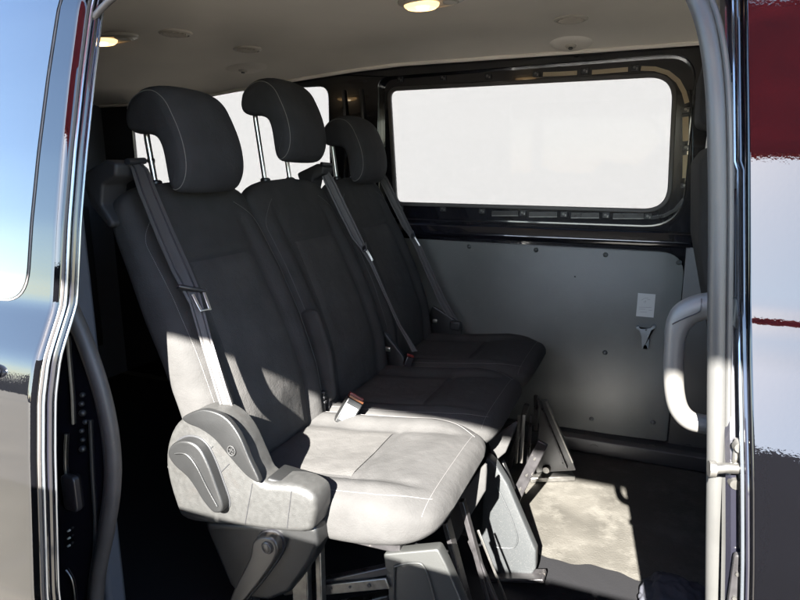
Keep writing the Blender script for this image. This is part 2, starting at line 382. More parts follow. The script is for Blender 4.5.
# grey lining board
tl = wpt(418, 238); 
bm = B(); pan = rnd([(-1.45, .035), (.127, .085), (.127, .832), (-1.45, .842)], [0, .01, .09, 0], 8)
pillow(bm, pan, 'xz', FY-.012, FY-.004, .002, n=2, rb=0); pn = obj('lining_panel', bm, board, van)
bm = B(); pillow(bm, [(.1345, .0), (.9, .0), (.9, .845), (.128, .853)], 'xz', FY-.008, FY-.001, .001, n=2, rb=0); obj('lining_panel', bm, sealg, van)
mat_rivet = mat('rivet_grey', (.05, .054, .054), .4)
for x, y in ((395, 325), (469, 246.5), (536, 250), (605.5, 254.8), (679, 262.5), (605, 352.5), (591.5, 419), (653, 422.5)):
    p = wpt(x, y, -.012); bm = B()
    tube(bm, [p, p+Vector((0, -.004, 0)), p+Vector((0, -.007, 0))], [.010, .008, .003], 12); obj('rivet', bm, mat_rivet, pn)
p = wpt(575, 276.5, -.0125); bm = B(); cyl(bm, p, p+Vector((0, -.002, 0)), .0035, 8); obj('screw_hole', bm, blk, pn)
# sticker
a = wpt(638, 293, -.0125); b = wpt(653.5, 317.5, -.0125)
bm = B(); box(bm, a.x, b.x, FY-.0142, FY-.0128, b.z, a.z); st = obj('sticker', bm, white, pn)
def ln(p, q, w=.0012): bar(bm, (a.x+(b.x-a.x)*p[0], FY-.0146, a.z+(b.z-a.z)*p[1]), (a.x+(b.x-a.x)*q[0], FY-.0146, a.z+(b.z-a.z)*q[1]), w, .0008, Vector((0, 0, 1)))
bm = B()
for p, q in (((.22, .30), (.40, .20)), ((.40, .20), (.62, .18)), ((.35, .38), (.48, .30)), ((.48, .30), (.45, .42)), ((.55, .26), (.72, .24)), ((.12, .60), (.84, .57)), ((.12, .68), (.5, .67)), ((.68, .70), (.88, .70)), ((.2, .80), (.6, .79))): ln(p, q)
obj('printed_marks', bm, ink, st)
# bracket hook under the sticker
def P2(x, y): p = wpt(x, y); return (p.x, p.z)
bm = B(); pillow(bm, rnd([P2(*q) for q in ((636, 325), (639, 324.3), (641, 326.5), (651, 326), (653, 323.6), (656, 324.5), (655.5, 327), (652, 329), (649.5, 335), (648.5, 347), (646.5, 347.5), (646, 344), (644.5, 344), (644, 347.5), (642, 347), (641.5, 335), (639.5, 329), (636.2, 327.3))], .002, 3), 'xz', FY-.030, FY-.0125, .003, n=2, rb=0)
hk = obj('hanging_bracket', bm, mat('bracket_grey', (.19, .21, .22), .4), pn)
bm = B(); p = wpt(646, 330, -.031); cyl(bm, p, p+Vector((0, -.002, 0)), .003, 10); obj('bracket_screw', bm, blk, hk)
# kick step along the wall
bm = B(); prof = rnd([(FY+.01, .08), (FY-.045, .075), (FY-.060, .06), (FY-.065, .001), (FY+.01, .001)], .01, 4)
pillow(bm, prof, 'yz', -1.4, .30, 0); kk = obj('kick_strip', bm, pld, van)
for x in (594, 652, 688):
    p = at(x, 446, Y=FY-.058); bm = B(); tube(bm, smooth_path([p+Vector((math.cos(t)*.013, -.004, math.sin(t)*.007)) for t in [math.pi*k/6 for k in range(7)]], 2), .0018, 6); obj('moulded_mark', bm, pld, kk)

# headliner: ceiling swept along x, curving down to the far wall and to the near rail
def ceilz(y): 
    if y > 1.50: t = (y-1.50)/.24; return 1.60-.042*t*t
    if y < .42: t = (.42-y)/.30; return 1.60-.12*t*t
    return 1.60
bm = B(); ys = [.14+i*.04 for i in range(41)]; xs = [-2.75+i*.1 for i in range(44)]
def cz(x, y):
    z = ceilz(y)
    if x < -1.0: z -= .10*min(1, (-1.0-x)/1.2)**1.3
    return z
grid = [[bm.verts.new((x, min(y, 1.742), cz(x, y))) for y in ys] for x in xs]
for a, b in zip(grid, grid[1:]):
    for k in range(len(ys)-1): bm.faces.new((a[k], a[k+1], b[k+1], b[k]))
hl = obj('headliner', bm, liner, van, ang=60)
bm = B(); box(bm, -2.8, 1.6, .30, 1.84, 1.66, 1.70); obj('roof', bm, paint, van)
bm = B(); tube(bm, [(x_, 1.737, cz(x_, 1.74)-.002) for x_ in (-2.7, -2.4, -2.2, -2.0, -1.8, -1.6, -1.4, -1.2, -1.0, 1.4)], .008, 8); obj('headliner_edge', bm, liner, hl)
# lamps, vents, grab anchors
def disc(p, rx, ry, h, m, name, parent, seg=28):
    bm = B(); r = []
    for s, dz in ((1, 0), (.97, -h*.6), (.82, -h), (.78, -h*.7)):
        r.append([bm.verts.new((p.x+math.cos(a)*rx*s, p.y+math.sin(a)*ry*s, p.z+dz)) for a in [2*math.pi*k/seg for k in range(seg)]])
    for a, b in zip(r, r[1:]):
        for k in range(seg): bm.faces.new((a[k], a[(k+1) % seg], b[(k+1) % seg], b[k]))
    bm.faces.new(r[-1]); bm.faces.new(r[0][::-1]); return obj(name, bm, m, parent)
def lamp(cx, cy, z, rx):
    p = Vector((cx, cy, z)); la = disc(p, rx, .055, .012, lbez, 'ceiling_lamp', van)
    disc(p+Vector((-rx*.28, 0, -.007)), rx*.52, .040, .014, lens, 'lamp_lens', la, 20)
    disc(p+Vector((-rx*.25, 0, -.018)), rx*.18, .014, .006, lensh, 'lamp_bulb', la, 14)
    disc(p+Vector((rx*.55, 0, -.008)), rx*.22, .03, .006, lbez, 'lamp_switch', la, 14)
def onlining(x, y):                        # where a sight line meets the lining
    lo_, hi_ = .2, 1.74
    for _ in range(40):
        m_ = (lo_+hi_)/2; pp = at(x, y, Y=m_)
        if pp.z < cz(pp.x, m_): lo_ = m_
        else: hi_ = m_
    return at(x, y, Y=lo_)
q = onlining(108, 38); lamp(q.x, q.y, q.z+.004, .12)
q = at(431, 0, Z=1.598); lamp(q.x, q.y, 1.599, .10)
for x, y in ((175, 33), (247, 49), (571, 19)):
    q = onlining(x, y); z = q.z+.003
    v = disc(Vector((q.x, q.y, z)), .055, .055, .009, ventm, 'ceiling_vent', hl)
    for k in range(5):
        bm = B(); w = .038*math.cos((k-2)*.5); box(bm, q.x-w, q.x+w, q.y-.03+k*.015-.002, q.y-.03+k*.015+.002, z-.011, z-.006); obj('vent_slat', bm, ventm, v)
for x, y, sc in ((571, 43, 1), (243, 68, 1.25)):       # moulded bosses above the windows
    lo_, hi_ = 1.45, 1.74
    for _ in range(40):
        m_ = (lo_+hi_)/2; pp = at(x, y, Y=m_)
        if pp.z < cz(pp.x, m_): lo_ = m_
        else: hi_ = m_
    q = at(x, y, Y=lo_); bm = B(); sl = (cz(q.x, lo_+.005)-cz(q.x, lo_-.005))/.01
    nrm = Vector((0, sl, -1)).normalized(); uu = Vector((1, 0, 0)); ww = nrm.cross(uu)
    R = []
    for rr, hh in ((.078, -.012), (.060, .002), (.050, .008), (.030, .010)):
        R.append([bm.verts.new(q+uu*math.cos(t)*rr*sc*1.2+ww*math.sin(t)*rr*sc+nrm*hh) for t in [2*math.pi*k/24 for k in range(24)]])
    for a, b in zip(R, R[1:]):
        for k in range(24): bm.faces.new((a[k], a[(k+1) % 24], b[(k+1) % 24], b[k]))
    bm.faces.new(R[-1]); bs = obj('anchor_boss', bm, liner, hl, ang=70)
    bm = B(); tube(bm, [q+nrm*.009, q+nrm*.014, q+nrm*.017], [.020, .018, .010], 16); an = obj('anchor_ring', bm, ventm, bs)
    bm = B(); cyl(bm, q+nrm*.015, q+nrm*.022, .008, 6); obj('anchor_screw', bm, steel, an)

# rear of the load space
bm = B(); box(bm, -2.80, -2.72, .05, 1.80, -.05, 1.64); rw = obj('rear_door', bm, trimd, van, .01)
bm = B(); box(bm, -2.72, -2.69, .3, 1.6, .2, .95); obj('door_lining', bm, pld, rw, .01)
bm = B()
for k in range(9): box(bm, -2.715, -2.70, 1.15, 1.5, 1.05+k*.03, 1.068+k*.03)
obj('vent_grille', bm, blk, rw, .002)
bm = B(); box(bm, -2.72, -1.10, .19, .24, -.02, 1.55);
qp = obj('quarter_trim', bm, trimd, van, .01)
p = at(88, 86, Y=.9); q = at(85, 107, Y=.9)
for s in (Vector((-2.68, 1.2, 1.40)), Vector((-2.68, 1.2, 1.32))):
    bm = B(); tube(bm, smooth_path([s, s+Vector((.03, -.01, .0)), s+Vector((.035, -.04, .005)), s+Vector((.0, -.06, .0))], 4), .005, 6); obj('coat_hook', bm, steel, rw)

# near side: skin of the body behind the slid door, jambs, seals
bodyY = lambda z: skinY(z)+.055
bm = B(); sweep(bm, [(-2.85, 0), (-1.12, 0), (-1.12, .02), (-2.85, .02)], [(0, bodyY(z), z) for z in ZS]); obj('rear_side_panel', bm, paint, van)
# rear jamb of the opening: plate with the wheel-arch shaped edge
SE = [(-1.06, 1.05), (-1.045, .96), (-1.018, .88), (-.980, .79), (-.952, .69), (-.944, .59), (-.955, .50), (-.985, .40), (-1.03, .27), (-1.06, .12), (-1.07, -.02)]
sp = smooth_path([(x, .12, z) for x, z in SE], 5)
bm = B(); out = [(p.x-.012, p.z) for p in sp]+[(-1.35, -.05), (-1.35, 1.02), (-1.10, 1.08)]
pillow(bm, out, 'xz', .115, .135, .004, n=2); jb = obj('door_jamb', bm, gloss, van)
lp_ = [Vector((x-.006, .118, z)) for x, z in reversed(SE)] + [Vector(p) for p in ((-1.05, .125, 1.15), (-1.01, .14, 1.29), (-.94, .155, 1.38), (-.86, .17, 1.435), (-.72, .18, 1.47), (-.45, .18, 1.475))]
lq = smooth_path(lp_, 5)
bm = B(); tube(bm, lq, [.0155 if p.z < 1.1 else max(.006, .0155-.05*(p.z-1.1)) for p in lq], 12); obj('weather_seal', bm, rubber, van)
bm = B(); tube(bm, [p+Vector((-.017, -.004, 0)) for p in lq if p.z < 1.2], .004, 8); obj('seal_lip', bm, rubber, van)
rq = smooth_path([(-.45, .18, 1.475)]+[at(x, y, Y=Y) for x, y, Y in ((600, -92, .175), (650, -66, .165), (680, -34, .15), (697, 0, .135), (707, 30, .12), (714, 75, .11), (717, 130, .10), (718, 220, .095), (717, 320, .09), (716, 450, .09), (714, 620, .09), (712, 900, .09))], 6)
bm = B(); tube(bm, rq, .0105, 14); sg = obj('weather_seal', bm, sealg, van)
bm = B(); tube(bm, [p+Vector((.012, -.004, .003)) for p in rq[6:]], .0035, 8); obj('seal_lip', bm, sealg, sg)
# roof rail above the opening
bm = B(); pillow(bm, rnd([(.10, 1.47), (.19, 1.46), (.24, 1.52), (.20, 1.66), (.13, 1.66)], .01), 'yz', -.90, 1.5)
pillow(bm, rnd([(.29, 1.50), (.33, 1.50), (.33, 1.64), (.29, 1.64)], .01), 'yz', -2.8, -.902); obj('roof_rail', bm, gloss, van)
# details on the rear jamb
def onj(x, y): p = at(x, y, Y=.112); return p
bm = B(); tube(bm, smooth_path([onj(67.5, 336), onj(69, 360), onj(72, 395), onj(73, 424)], 4), .0028, 8); obj('guide_strip', bm, mat('pale_strip', (.17, .15, .12), .4), jb)
bm = B(); tube(bm, smooth_path([onj(66, 434), onj(65, 460), onj(66, 478)], 4), .003, 8); obj('guide_strip', bm, steel, jb)
bm = B(); p = onj(73, 490); pillow(bm, rrect(p.x-.022, p.x+.018, p.z-.045, p.z+.035, .012, 5), 'xz', .102, .115, .004, n=3, rb=0); obj('cover_cap', bm, mat('jamb_cap', (.020, .017, .019), .35), jb)
for y in (530, 537.5, 545):
    p = onj(70, y); bm = B(); cyl(bm, p, p+Vector((0, -.006, 0)), .0028, 8, .002); obj('contact_pin', bm, chrome, jb)
bm = B(); tube(bm, smooth_path([onj(66, 570), onj(72, 580), onj(75, 600), onj(75, 625)], 4), .002, 8); obj('guide_strip', bm, steel, jb)
for k in range(7):
    p = onj(84+random.uniform(-3, 2), 395+k*9); bm = B(); r = random.uniform(.004, .008)
    bmesh.ops.create_icosphere(bm, subdivisions=2, radius=r, matrix=Matrix.Translation(p+Vector((0, .001, 0)))); obj('cable_knot', bm, pld, jb)
bm = B(); tube(bm, smooth_path([onj(90, 420), onj(92, 470), onj(95, 540), onj(88, 610)], 5), .0035, 8); obj('cable', bm, pld, jb)
# sill and step
bm = B(); pillow(bm, rnd([(-.02, -.30), (.03, -.30), (.10, -.012), (.02, -.02), (-.02, -.06)], .01), 'yz', -2.8, 1.5); obj('sill', bm, gloss, van)

# slid-back door on the left
sd = None
prof = [(-2.05, 0), (-2.04, 0), (-.948, 0), (-.945, 0), (-.934, .004), (-.930, .012), (-.934, .022), (-2.05, .022)]
bm = B(); sweep(bm, prof, [(0, skinY(z), z) for z in ZS if z > -.28]); sd = obj('sliding_door', bm, paint, van, ang=50)
def edge_strip(dx, dy, r, m, name, z0=-.28, z1=1.5, parent=None):
    bm = B(); P = [(-.93+dx, skinY(z)+dy, z) for z in [z0+(z1-z0)*k/110 for k in range(111)]]; tube(bm, P, r, 8); return obj(name, bm, m, parent or sd)
edge_strip(-.004, .012, .0045, rubber, 'door_edge_rubber')
edge_strip(.002, .016, .0028, bright, 'door_edge_trim')
edge_strip(.003, .026, .0055, gloss, 'door_edge_flange')
edge_strip(.007, .034, .0026, bright, 'door_edge_trim')
# glass, flush with a dark gap round it
gp = rnd([(-2.0, .905), (-1.005, .905), (-.985, 1.60), (-2.0, 1.60)], [.02, .06, .02, .02], 8)
def wrapskin(off): return lambda c: (c[0], skinY(c[2])+off+(c[1]), c[2])
def skinpatch(name, outl, off, m, parent, th=.003):
    bm = B(); pillow(bm, outl, 'xz', 0, th)
    # cut horizontally so it can follow the curved skin
    zmin = min(p[1] for p in outl); zmax = max(p[1] for p in outl); z = zmin+.02
    while z < zmax: 
        bmesh.ops.bisect_plane(bm, geom=bm.verts[:]+bm.edges[:]+bm.faces[:], plane_co=(0, 0, z), plane_no=(0, 0, 1)); z += .02
    f = wrapskin(off)
    for v in bm.verts: v.co = Vector(f(v.co))
    return obj(name, bm, m, parent)
skinpatch('window_gap', inset(gp, -.004), -.0012, rubber, sd, .002)
sg2 = skinpatch('window_glass', gp, -.0030, tint, sd, .002)
# door pull on the slid-back door
p = at(0, 371, Y=skinY(.80)); bm = B(); bmesh.ops.create_uvsphere(bm, u_segments=18, v_segments=12, radius=1, matrix=Matrix.Translation((p.x-.012, skinY(p.z)-.006, p.z)) @ Matrix.Diagonal((.022, .014, .014, 1))); obj('door_handle', bm, bright, sd)

# pillar and front door on the right (both lean back towards the roof)
def leanp(z): return .0885-.0850*(z-1.0)
def leand(z): return .1090-.0840*(z-1.0)
FD = [(-.4, -.025), (.4, -.005), (.70, .012), (.785, .030), (.93, .084), (.955, .091), (.970, .099), (1.04, .115), (1.16, .142), (1.30, .184), (1.60, .285)]
def fy(z): return smooth_tab(FD, z, .008)
def pily(z): return fy(z)+.032
bm = B(); prof = [(-.004, .025), (-.002, .008), (.003, .002), (.024, .002), (.024, .05), (-.004, .05)]
sweep(bm, prof, [(leanp(z), pily(z)-.002, z) for z in ZS if z < 1.5]); bp_ = obj('door_pillar', bm, gloss, van, ang=30)
bm = B(); prof = [(0, .004), (.0035, 0), (.0045, 0), (1.39, 0), (1.4, 0), (1.4, .02), (.0035, .02), (0, .016)]
sweep(bm, prof, [(leand(z), fy(z), z) for z in ZS]); fd = obj('front_door', bm, paint, van, ang=50)
for dx, dy, r, m, nm in ((-.0075, .010, .0022, bright, 'door_edge_trim'), (-.0035, .004, .0022, gloss, 'door_edge_flange')):
    bm = B(); tube(bm, [(leand(z)+dx-(.003 if 1.13 < z < 1.6 else 0), fy(z)+dy, z) for z in ZS], r, 8); obj(nm, bm, m, fd)
# rubber plug strip on the pillar
def pil(x, y, d=.058): return at(x, y, Y=d)
bm = B()
pts = []
for k in range(16):
    z = 1.235-k*.0085; pts.append((leanp(z)+.0105+.0012*math.sin(k*2.1), pily(z), z))
tube(bm, pts, [.004+.002*abs(math.sin(k*1.7)) for k in range(16)], 8); obj('pillar_plug', bm, mat('plug_rubber', (.07, .068, .07), .7, bump=(300, .8, .002, 4)), bp_)
bm = B()
for k in range(7):
    z = 1.15+k*.016; bmesh.ops.create_icosphere(bm, subdivisions=2, radius=.003+.0012*(k % 3), matrix=Matrix.Translation((leanp(z)+.011, pily(z)+.002, z)))
obj('sealant', bm, plm, bp_)
# striker
s0 = at(722, 464, Y=.055)
bm = B()
zz = s0.z; y0 = pily(zz)
lx = leanp(zz); box(bm, lx+.004, lx+.0195, y0-.004, y0+.004, zz-.038, zz+.030); sk = obj('striker_plate', bm, steel, bp_, .003)
for dz in (-.024, .022):
    bm = B(); cyl(bm, (lx+.010, y0-.003, zz+dz), (lx+.010, y0-.010, zz+dz), .0085, 12, .006); obj('striker_bolt', bm, steel, sk)
bm = B(); tube(bm, [(lx+.016, y0-.010, zz-.002), (lx-.004, y0-.016, zz-.002), (lx-.016, y0-.020, zz-.004)], [.0065, .006, .006], 12)
tube(bm, [(lx-.014, y0-.02, zz-.004), (lx-.021, y0-.021, zz-.004)], [.0095, .0095], 12); obj('striker_pin', bm, steel, sk)
z1 = at(732, 570, Y=.055).z; lz = leanp(z1)
bm = B(); pillow(bm, rrect(lz+.002, lz+.014, z1-.08, z1+.035, .005, 4), 'xz', pily(z1)-.001, pily(z1)-.010, .003, n=2); obj('check_plate', bm, rail, bp_)
for dz in (-.02, .012):
    bm = B(); cyl(bm, (lz+.008, pily(z1)-.010, z1+dz), (lz+.008, pily(z1)-.013, z1+dz), .0026, 8); obj('plate_screw', bm, steel, bp_)
# inner trim of the pillar + grab handle
bm = B(); pillow(bm, rnd([(.185, -.02), (.34, -.02), (.24, 1.55), (.047, 1.45)], .01), 'xz', .25, .31, .01, n=3); pt = obj('pillar_trim', bm, trimd, van)
HY = .155
def hp(x, y): return at(x, y, Y=HY)
path = smooth_path([hp(716, 305), hp(700, 307.5), hp(686, 314), hp(677.5, 327), hp(674.5, 345), hp(673.5, 370), hp(674.5, 392), hp(679, 409), hp(689, 420), (hp(703, 424)), hp(716, 426)], 6)
n = len(path); rr = [.0175 if i < n*.22 else (.0175-.005*min(1, (i-n*.22)/(n*.15))) for i in range(n)]
bm = B(); tube(bm, path, rr, 16, r2=.014, side=Vector((0, 1, 0)))
gh = obj('grab_handle', bm, mat('handle_grey', (.070, .068, .064), .42, bump=(900, .3, .0005, 2)), pt)
bm = B(); tube(bm, smooth_path([hp(701, 297)+Vector((0, -.010, 0)), hp(700, 307)+Vector((0, -.0145, 0)), hp(696, 311)+Vector((0, -.0145, 0)), hp(684, 316)+Vector((0, -.0140, 0)), hp(672, 322)+Vector((0, -.0125, 0))], 5), .0008, 6); obj('handle_seam', bm, blk, gh)
bm = B(); box(bm, .10, .12, .12, .19, hp(700, 440).z, hp(700, 290).z); obj('handle_mount', bm, sealg, pt, .004)
# cab end: windscreen side closing panel far forward
bm = B(); plate(bm, [(.05, -.3), (1.80, -.3), (1.80, 1.64), (.05, 1.64)], [rrect(.25, 1.6, .85, 1.5, .08)], 'yz', 1.5, 1.53); fr = obj('front_bulkhead', bm, trimd, van)
bm = B(); pillow(bm, rrect(.24, 1.61, .84, 1.51, .08), 'yz', 1.531, 1.536); obj('windscreen', bm, clear, van)

# ------------------------------------------------------------ seats (built at seat one, then shifted)
def backrest_fn(hwid=.228):
    FX = [(.40, -.805), (.45, -.805), (.60, -.825), (.75, -.875), (.90, -.945), (1.0, -.995), (1.085, -1.035), (1.12, -1.055)]
    TH = [(.40, .10), (.6, .125), (.8, .135), (1.0, .105), (1.10, .07)]
    z0, z1 = .415, 1.105
    def surf(v, a, off=0):
        """v 0..1 up, a angle; front is a=0, +y at pi/2"""
        z = z0+(z1-z0)*v
        k = 1.0
        if v > .80: k = max(0., 1-((v-.80)/.20)**2.6)**.42
        if v < .05: k = .75+.25*math.sin(v/.05*math.pi/2)
        hw = (hwid*(1-.06*max(0, v-.5)))*(.72+.28*k if v > .8 else 1)
        if v > .93: hw *= max(0., 1-((v-.93)/.07)**2)**.35*.9+.1
        t = smooth_tab(TH, z)*(k*.9+.1)
        c, s = math.cos(a), math.sin(a); e = .55
        dy = hw*math.copysign(abs(s)**e, s); dx = t/2*math.copysign(abs(c)**.75, c)
        u = abs(dy)/hwid
        x = smooth_tab(FX, z)-t/2+dx
        if c > 0:
            w = c**.3
            bo = max(0, min(1, (u-.52)/.30)); bo = bo*bo*(3-2*bo)*max(0, min(1, (1-v)/.35))
            x += .026*bo*w - .006*math.exp(-((u-.60)/.045)**2)*w*(1 if v < .86 else 0)
            if u < .60: x -= .007*math.exp(-((z-.930)/.010)**2)*w
            x += .012*math.exp(-((z-.62)/.10)**2)*w*(1-u)
            if off: x += off; 
        return Vector((x, dy, z))
    return surf
def cushion_fn():
    x0, x1 = -.875, -.322
    ZT = [(-.9, .455), (-.80, .470), (-.65, .485), (-.5, .503), (-.40, .516), (-.32, .512)]
    ZB = [(-.9, .37), (-.7, .365), (-.5, .375), (-.36, .405), (-.32, .43)]
    def surf(v, a, off=0):
        x = x0+(x1-x0)*v; k = 1
        if v > .74: k = max(0., 1-((v-.74)/.26)**2.8)**.5
        if v < .06: k = max(0., 1-((.06-v)/.06)**2)**.5
        hw = .228*(.62+.38*k) if v > .74 else .228*(.85+.15*k)
        zt = smooth_tab(ZT, x); zb = smooth_tab(ZB, x)
        mid = (zt+zb)/2-.006; h = (zt-zb)/2*(.28+.72*k if v > .74 else k*.9+.1)
        if v > .955: q = max(0., 1-((v-.955)/.045)**2)**.5; h *= q; hw *= .86+.14*q
        c, s = math.cos(a), math.sin(a)
        dy = hw*math.copysign(abs(s)**.55, s); z = mid+h*math.copysign(abs(c)**.62, c)
        u = abs(dy)/.228
        if c > 0:
            w = c**.3; bo = max(0, min(1, (u-.50)/.30)); bo = bo*bo*(3-2*bo)*max(0, min(1, (.92-v)/.2))
            z += .022*bo*w-.006*math.exp(-((u-.58)/.05)**2)*w*(1 if v < .85 else max(0, 1-(v-.85)/.05))
            z -= .010*(1-u)*w*math.exp(-((v-.45)/.25)**2)
            if u < .60: z -= .005*math.exp(-((v-.60)/.02)**2)*w
            if off: z += off
        return Vector((x, dy, z))
    return surf
def loft(bm, surf, nv, na, tr):
    R = [[bm.verts.new(tr(surf(i/nv, 2*math.pi*k/na))) for k in range(na)] for i in range(nv+1)]
    for a, b in zip(R, R[1:]):
        for k in range(na): bm.faces.new((a[k], a[(k+1) % na], b[(k+1) % na], b[k]))
    bm.faces.new(R[0][::-1]); bm.faces.new(R[-1])
def solve_a(surf, v, y):
    lo, hi = -math.pi/2, math.pi/2
    for _ in range(30):
        m = (lo+hi)/2
        if surf(v, m).y < y: lo = m
        else: hi = m
    return (lo+hi)/2
def patch(bm, surf, rows, tr, off, nu=14):
    """rows: (v, ymin, ymax): a skin lying just off the front face of surf"""
    R = []
    for v, ya, yb in rows:
        R.append([bm.verts.new(tr(surf(v, solve_a(surf, v, ya+(yb-ya)*k/nu), off*(0 if k in (0, nu) else 1)))) for k in range(nu+1)])
    for a, b in zip(R, R[1:]):
        for k in range(nu): bm.faces.new((a[k], a[k+1], b[k+1], b[k]))
def belt_strip(bm, pts, w, th=.0018, ribs=False):
    """pts: (point, width direction)"""
    R = []
    for i, (p, s) in enumerate(pts):
        p = Vector(p); s = Vector(s).normalized(); d = (Vector(pts[min(i+1, len(pts)-1)][0])-Vector(pts[max(i-1, 0)][0])).normalized(); n = d.cross(s).normalized()
        ww = w[i] if isinstance(w, list) else w; ring = []
        N = 8
        for k in range(N+1): ring.append(bm.verts.new(p+s*ww*(k/N-.5)+n*(th/2+(.0008 if k in (2, 6) else (-.0004 if k in (1, 3, 5, 7) else 0)))))
        for k in range(N, -1, -1): ring.append(bm.verts.new(p+s*ww*(k/N-.5)-n*th/2))
        R.append(ring)
    m = len(R[0])
    for a, b in zip(R, R[1:]):
        for k in range(m): bm.faces.new((a[k], a[(k+1) % m], b[(k+1) % m], b[k]))
    bm.faces.new(R[0][::-1]); bm.faces.new(R[-1])

def seat(yc, mir, hz, hx, label, kind):
    """mir=1: belt on the near (low y) side, -1: on the far side"""
    t = thing('passenger_chair', label, 'seat', (-.6, yc, 0), 'rear seat row in the van')
    T = lambda p: Vector((p[0], yc+p[1]*mir, p[2]))
    bs = backrest_fn(); cs = cushion_fn()
    bm = B(); loft(bm, bs, 90, 96, T); bk = obj('backrest', bm, fab, t, ang=75)
    rows = []
    for k in range(32):
        v = .08+k*(.738-.08)/31; z = .415+.69*v; w = .128-.018*max(0, (z-.6)/.33); rows.append((v, -w, w))
    bm = B(); patch(bm, bs, rows, T, .0035); obj('backrest_insert', bm, fabi, bk, ang=75)
    # seams along both bolsters
    for sgn in (-1, 1):
        P = []
        for k in range(60):
            v = .06+k*.86/59; y = sgn*(.205 if v < .8 else .205-.10*((v-.8)/.14)**2)
            P.append(T(bs(v, solve_a(bs, v, y)))+Vector((.0006, 0, 0)))
        bm = B()
        for k in range(0, len(P)-1): 
            a, b = P[k], P[k+1]
            for s in (.05, .38, .71): cyl(bm, a.lerp(b, s), a.lerp(b, s+.2), .0007, 5)
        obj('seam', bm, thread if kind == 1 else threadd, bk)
    bm = B(); loft(bm, cs, 80, 96, T); cu = obj('cushion', bm, fab, t, ang=75)
    rows = [(.14+k*.44/20, -.118, .118) for k in range(21)]
    bm = B(); patch(bm, cs, rows, T, .0025); obj('cushion_insert', bm, fabi, cu, ang=75)
    for sgn in (-1, 1):
        P = [T(cs(v, solve_b(cs, v, sgn*(.200-.05*max(0, (v-.7)/.25)**2))))+Vector((0, 0, .0006)) for v in [.1+k*.84/55 for k in range(56)]]
        bm = B(); tube(bm, P, .0006, 5); obj('seam', bm, threadd, cu)
    bm = B(); P = [T(cs(.93, a)) for a in [-1.2+2.4*k/30 for k in range(31)]]; tube(bm, P, .0006, 5); obj('seam', bm, threadd, cu)
    # headrest
    dz, dx = hz, hx
    prof = [(-1.010, 1.308), (-.985, 1.285), (-.965, 1.245), (-.950, 1.20), (-.943, 1.15), (-.948, 1.110), (-.966, 1.083), (-.990, 1.076), (-1.006, 1.092), (-1.012, 1.125), (-1.018, 1.170), (-1.030, 1.200), (-1.055, 1.213), (-1.090, 1.214), (-1.118, 1.228), (-1.124, 1.262), (-1.108, 1.295), (-1.075, 1.316), (-1.040, 1.320)]
    prof = [(x+dx, z+dz) for x, z in prof]
    ps = [Vector((p.x, p.z)) for p in smooth_closed([(x, 0, z) for x, z in prof], 4)]
    ps = [(ps[i-2]+ps[i-1]*2+ps[i]*3+ps[(i+1) % len(ps)]*2+ps[(i+2) % len(ps)])/9 for i in range(len(ps))]
    bm = B(); cx, czz = -1.03+dx, 1.2+dz
    def warp(p):      # crown the face and pinch the sides a little
        u = (p[1]-(yc))/.109; x = p[0]-.012*abs(u)**2.6*max(.3, min(1, (p[0]+1.06-dx)/.08)); z = p[2]-.014*abs(u)**3*max(-.5, min(1, (p[2]-1.17-dz)/.09))
        return (x, p[1], z)
    # many slices so the warp is smooth
    sl = []
    n = 9; r = .021; W2 = .109
    ts = [(-W2+r*(1-math.cos(a)), r*(1-math.sin(a))) for a in [math.pi/2*k/6 for k in range(7)]]
    ts += [(-W2+r+(2*W2-2*r)*k/n, 0) for k in range(1, n)] + [(W2-r*(1-math.cos(a)), r*(1-math.sin(a))) for a in [math.pi/2*(6-k)/6 for k in range(7)]]
    R = []
    for tt, d in ts:
        Q = inset(ps, d) if d > 1e-6 else ps
        R.append([bm.verts.new(warp((q.x, yc+tt, q.y))) for q in Q])
    for a, b in zip(R, R[1:]):
        for k in range(len(ps)): bm.faces.new((a[k], a[(k+1) % len(ps)], b[(k+1) % len(ps)], b[k]))
    bm.faces.new(R[0][::-1]); bm.faces.new(R[-1]); hr = obj('headrest', bm, fabh, t, ang=75)
    for sgn in (-1, 1):
        rs = .021; cc = 1-.007/rs; Q = inset(ps, rs*(1-math.sqrt(1-cc*cc))-.0006); ii = [k for k in range(len(ps)) if k < 30 or k > len(ps)-16]
        seq = [Q[k] for k in list(range(len(ps)-14, len(ps)))+list(range(0, 30))]
        bm = B(); tube(bm, [Vector(warp((q.x, yc+sgn*(W2-.007), q.y)))+Vector((0, 0, 0)) for q in [Vector((q.x, q.y)) for q in seq]], .0009, 5); obj('seam', bm, thread, hr)
    for sgn in (-1, 1):
        y = yc+sgn*.068
        bm = B(); tube(bm, [(-1.100+dx, y, 1.232+dz), (-1.098+dx, y, 1.20+dz), (-1.080, y, 1.060)], .0072, 12); gr = obj('guide_rod', bm, chrome, hr)
        bm = B(); tube(bm, [(-1.083, y, 1.086), (-1.084, y, 1.104), (-1.084, y, 1.108)], [.016, .015, .010], 14); obj('rod_collar', bm, blk, bk)
    bm = B(); p = T((-1.095, -.065, 1.150+dz*.8)); box(bm, p.x-.006, p.x+.010, p.y-.008, p.y+.004, p.z-.004, p.z+.008); 
    if kind == 1: obj('rod_clip', bm, steel, hr, .003)
    else: bm.free()
    # belt guide on the shoulder
    s = -1
    gp_ = [(-1.125, 1.120), (-1.045, 1.152), (-1.015, 1.143), (-1.022, 1.118), (-1.060, 1.100), (-1.070, 1.060), (-1.040, 1.020), (-1.055, 1.008), (-1.100, 1.055)]
    bm = B(); 
    a = [Vector(p) for p in rnd(gp_, .010, 3)]; pillow(bm, a, 'xz', yc+mir*-.240, yc+mir*-.172, .007, n=3); bg_ = obj('belt_guide', bm, guidem, t, ang=50)
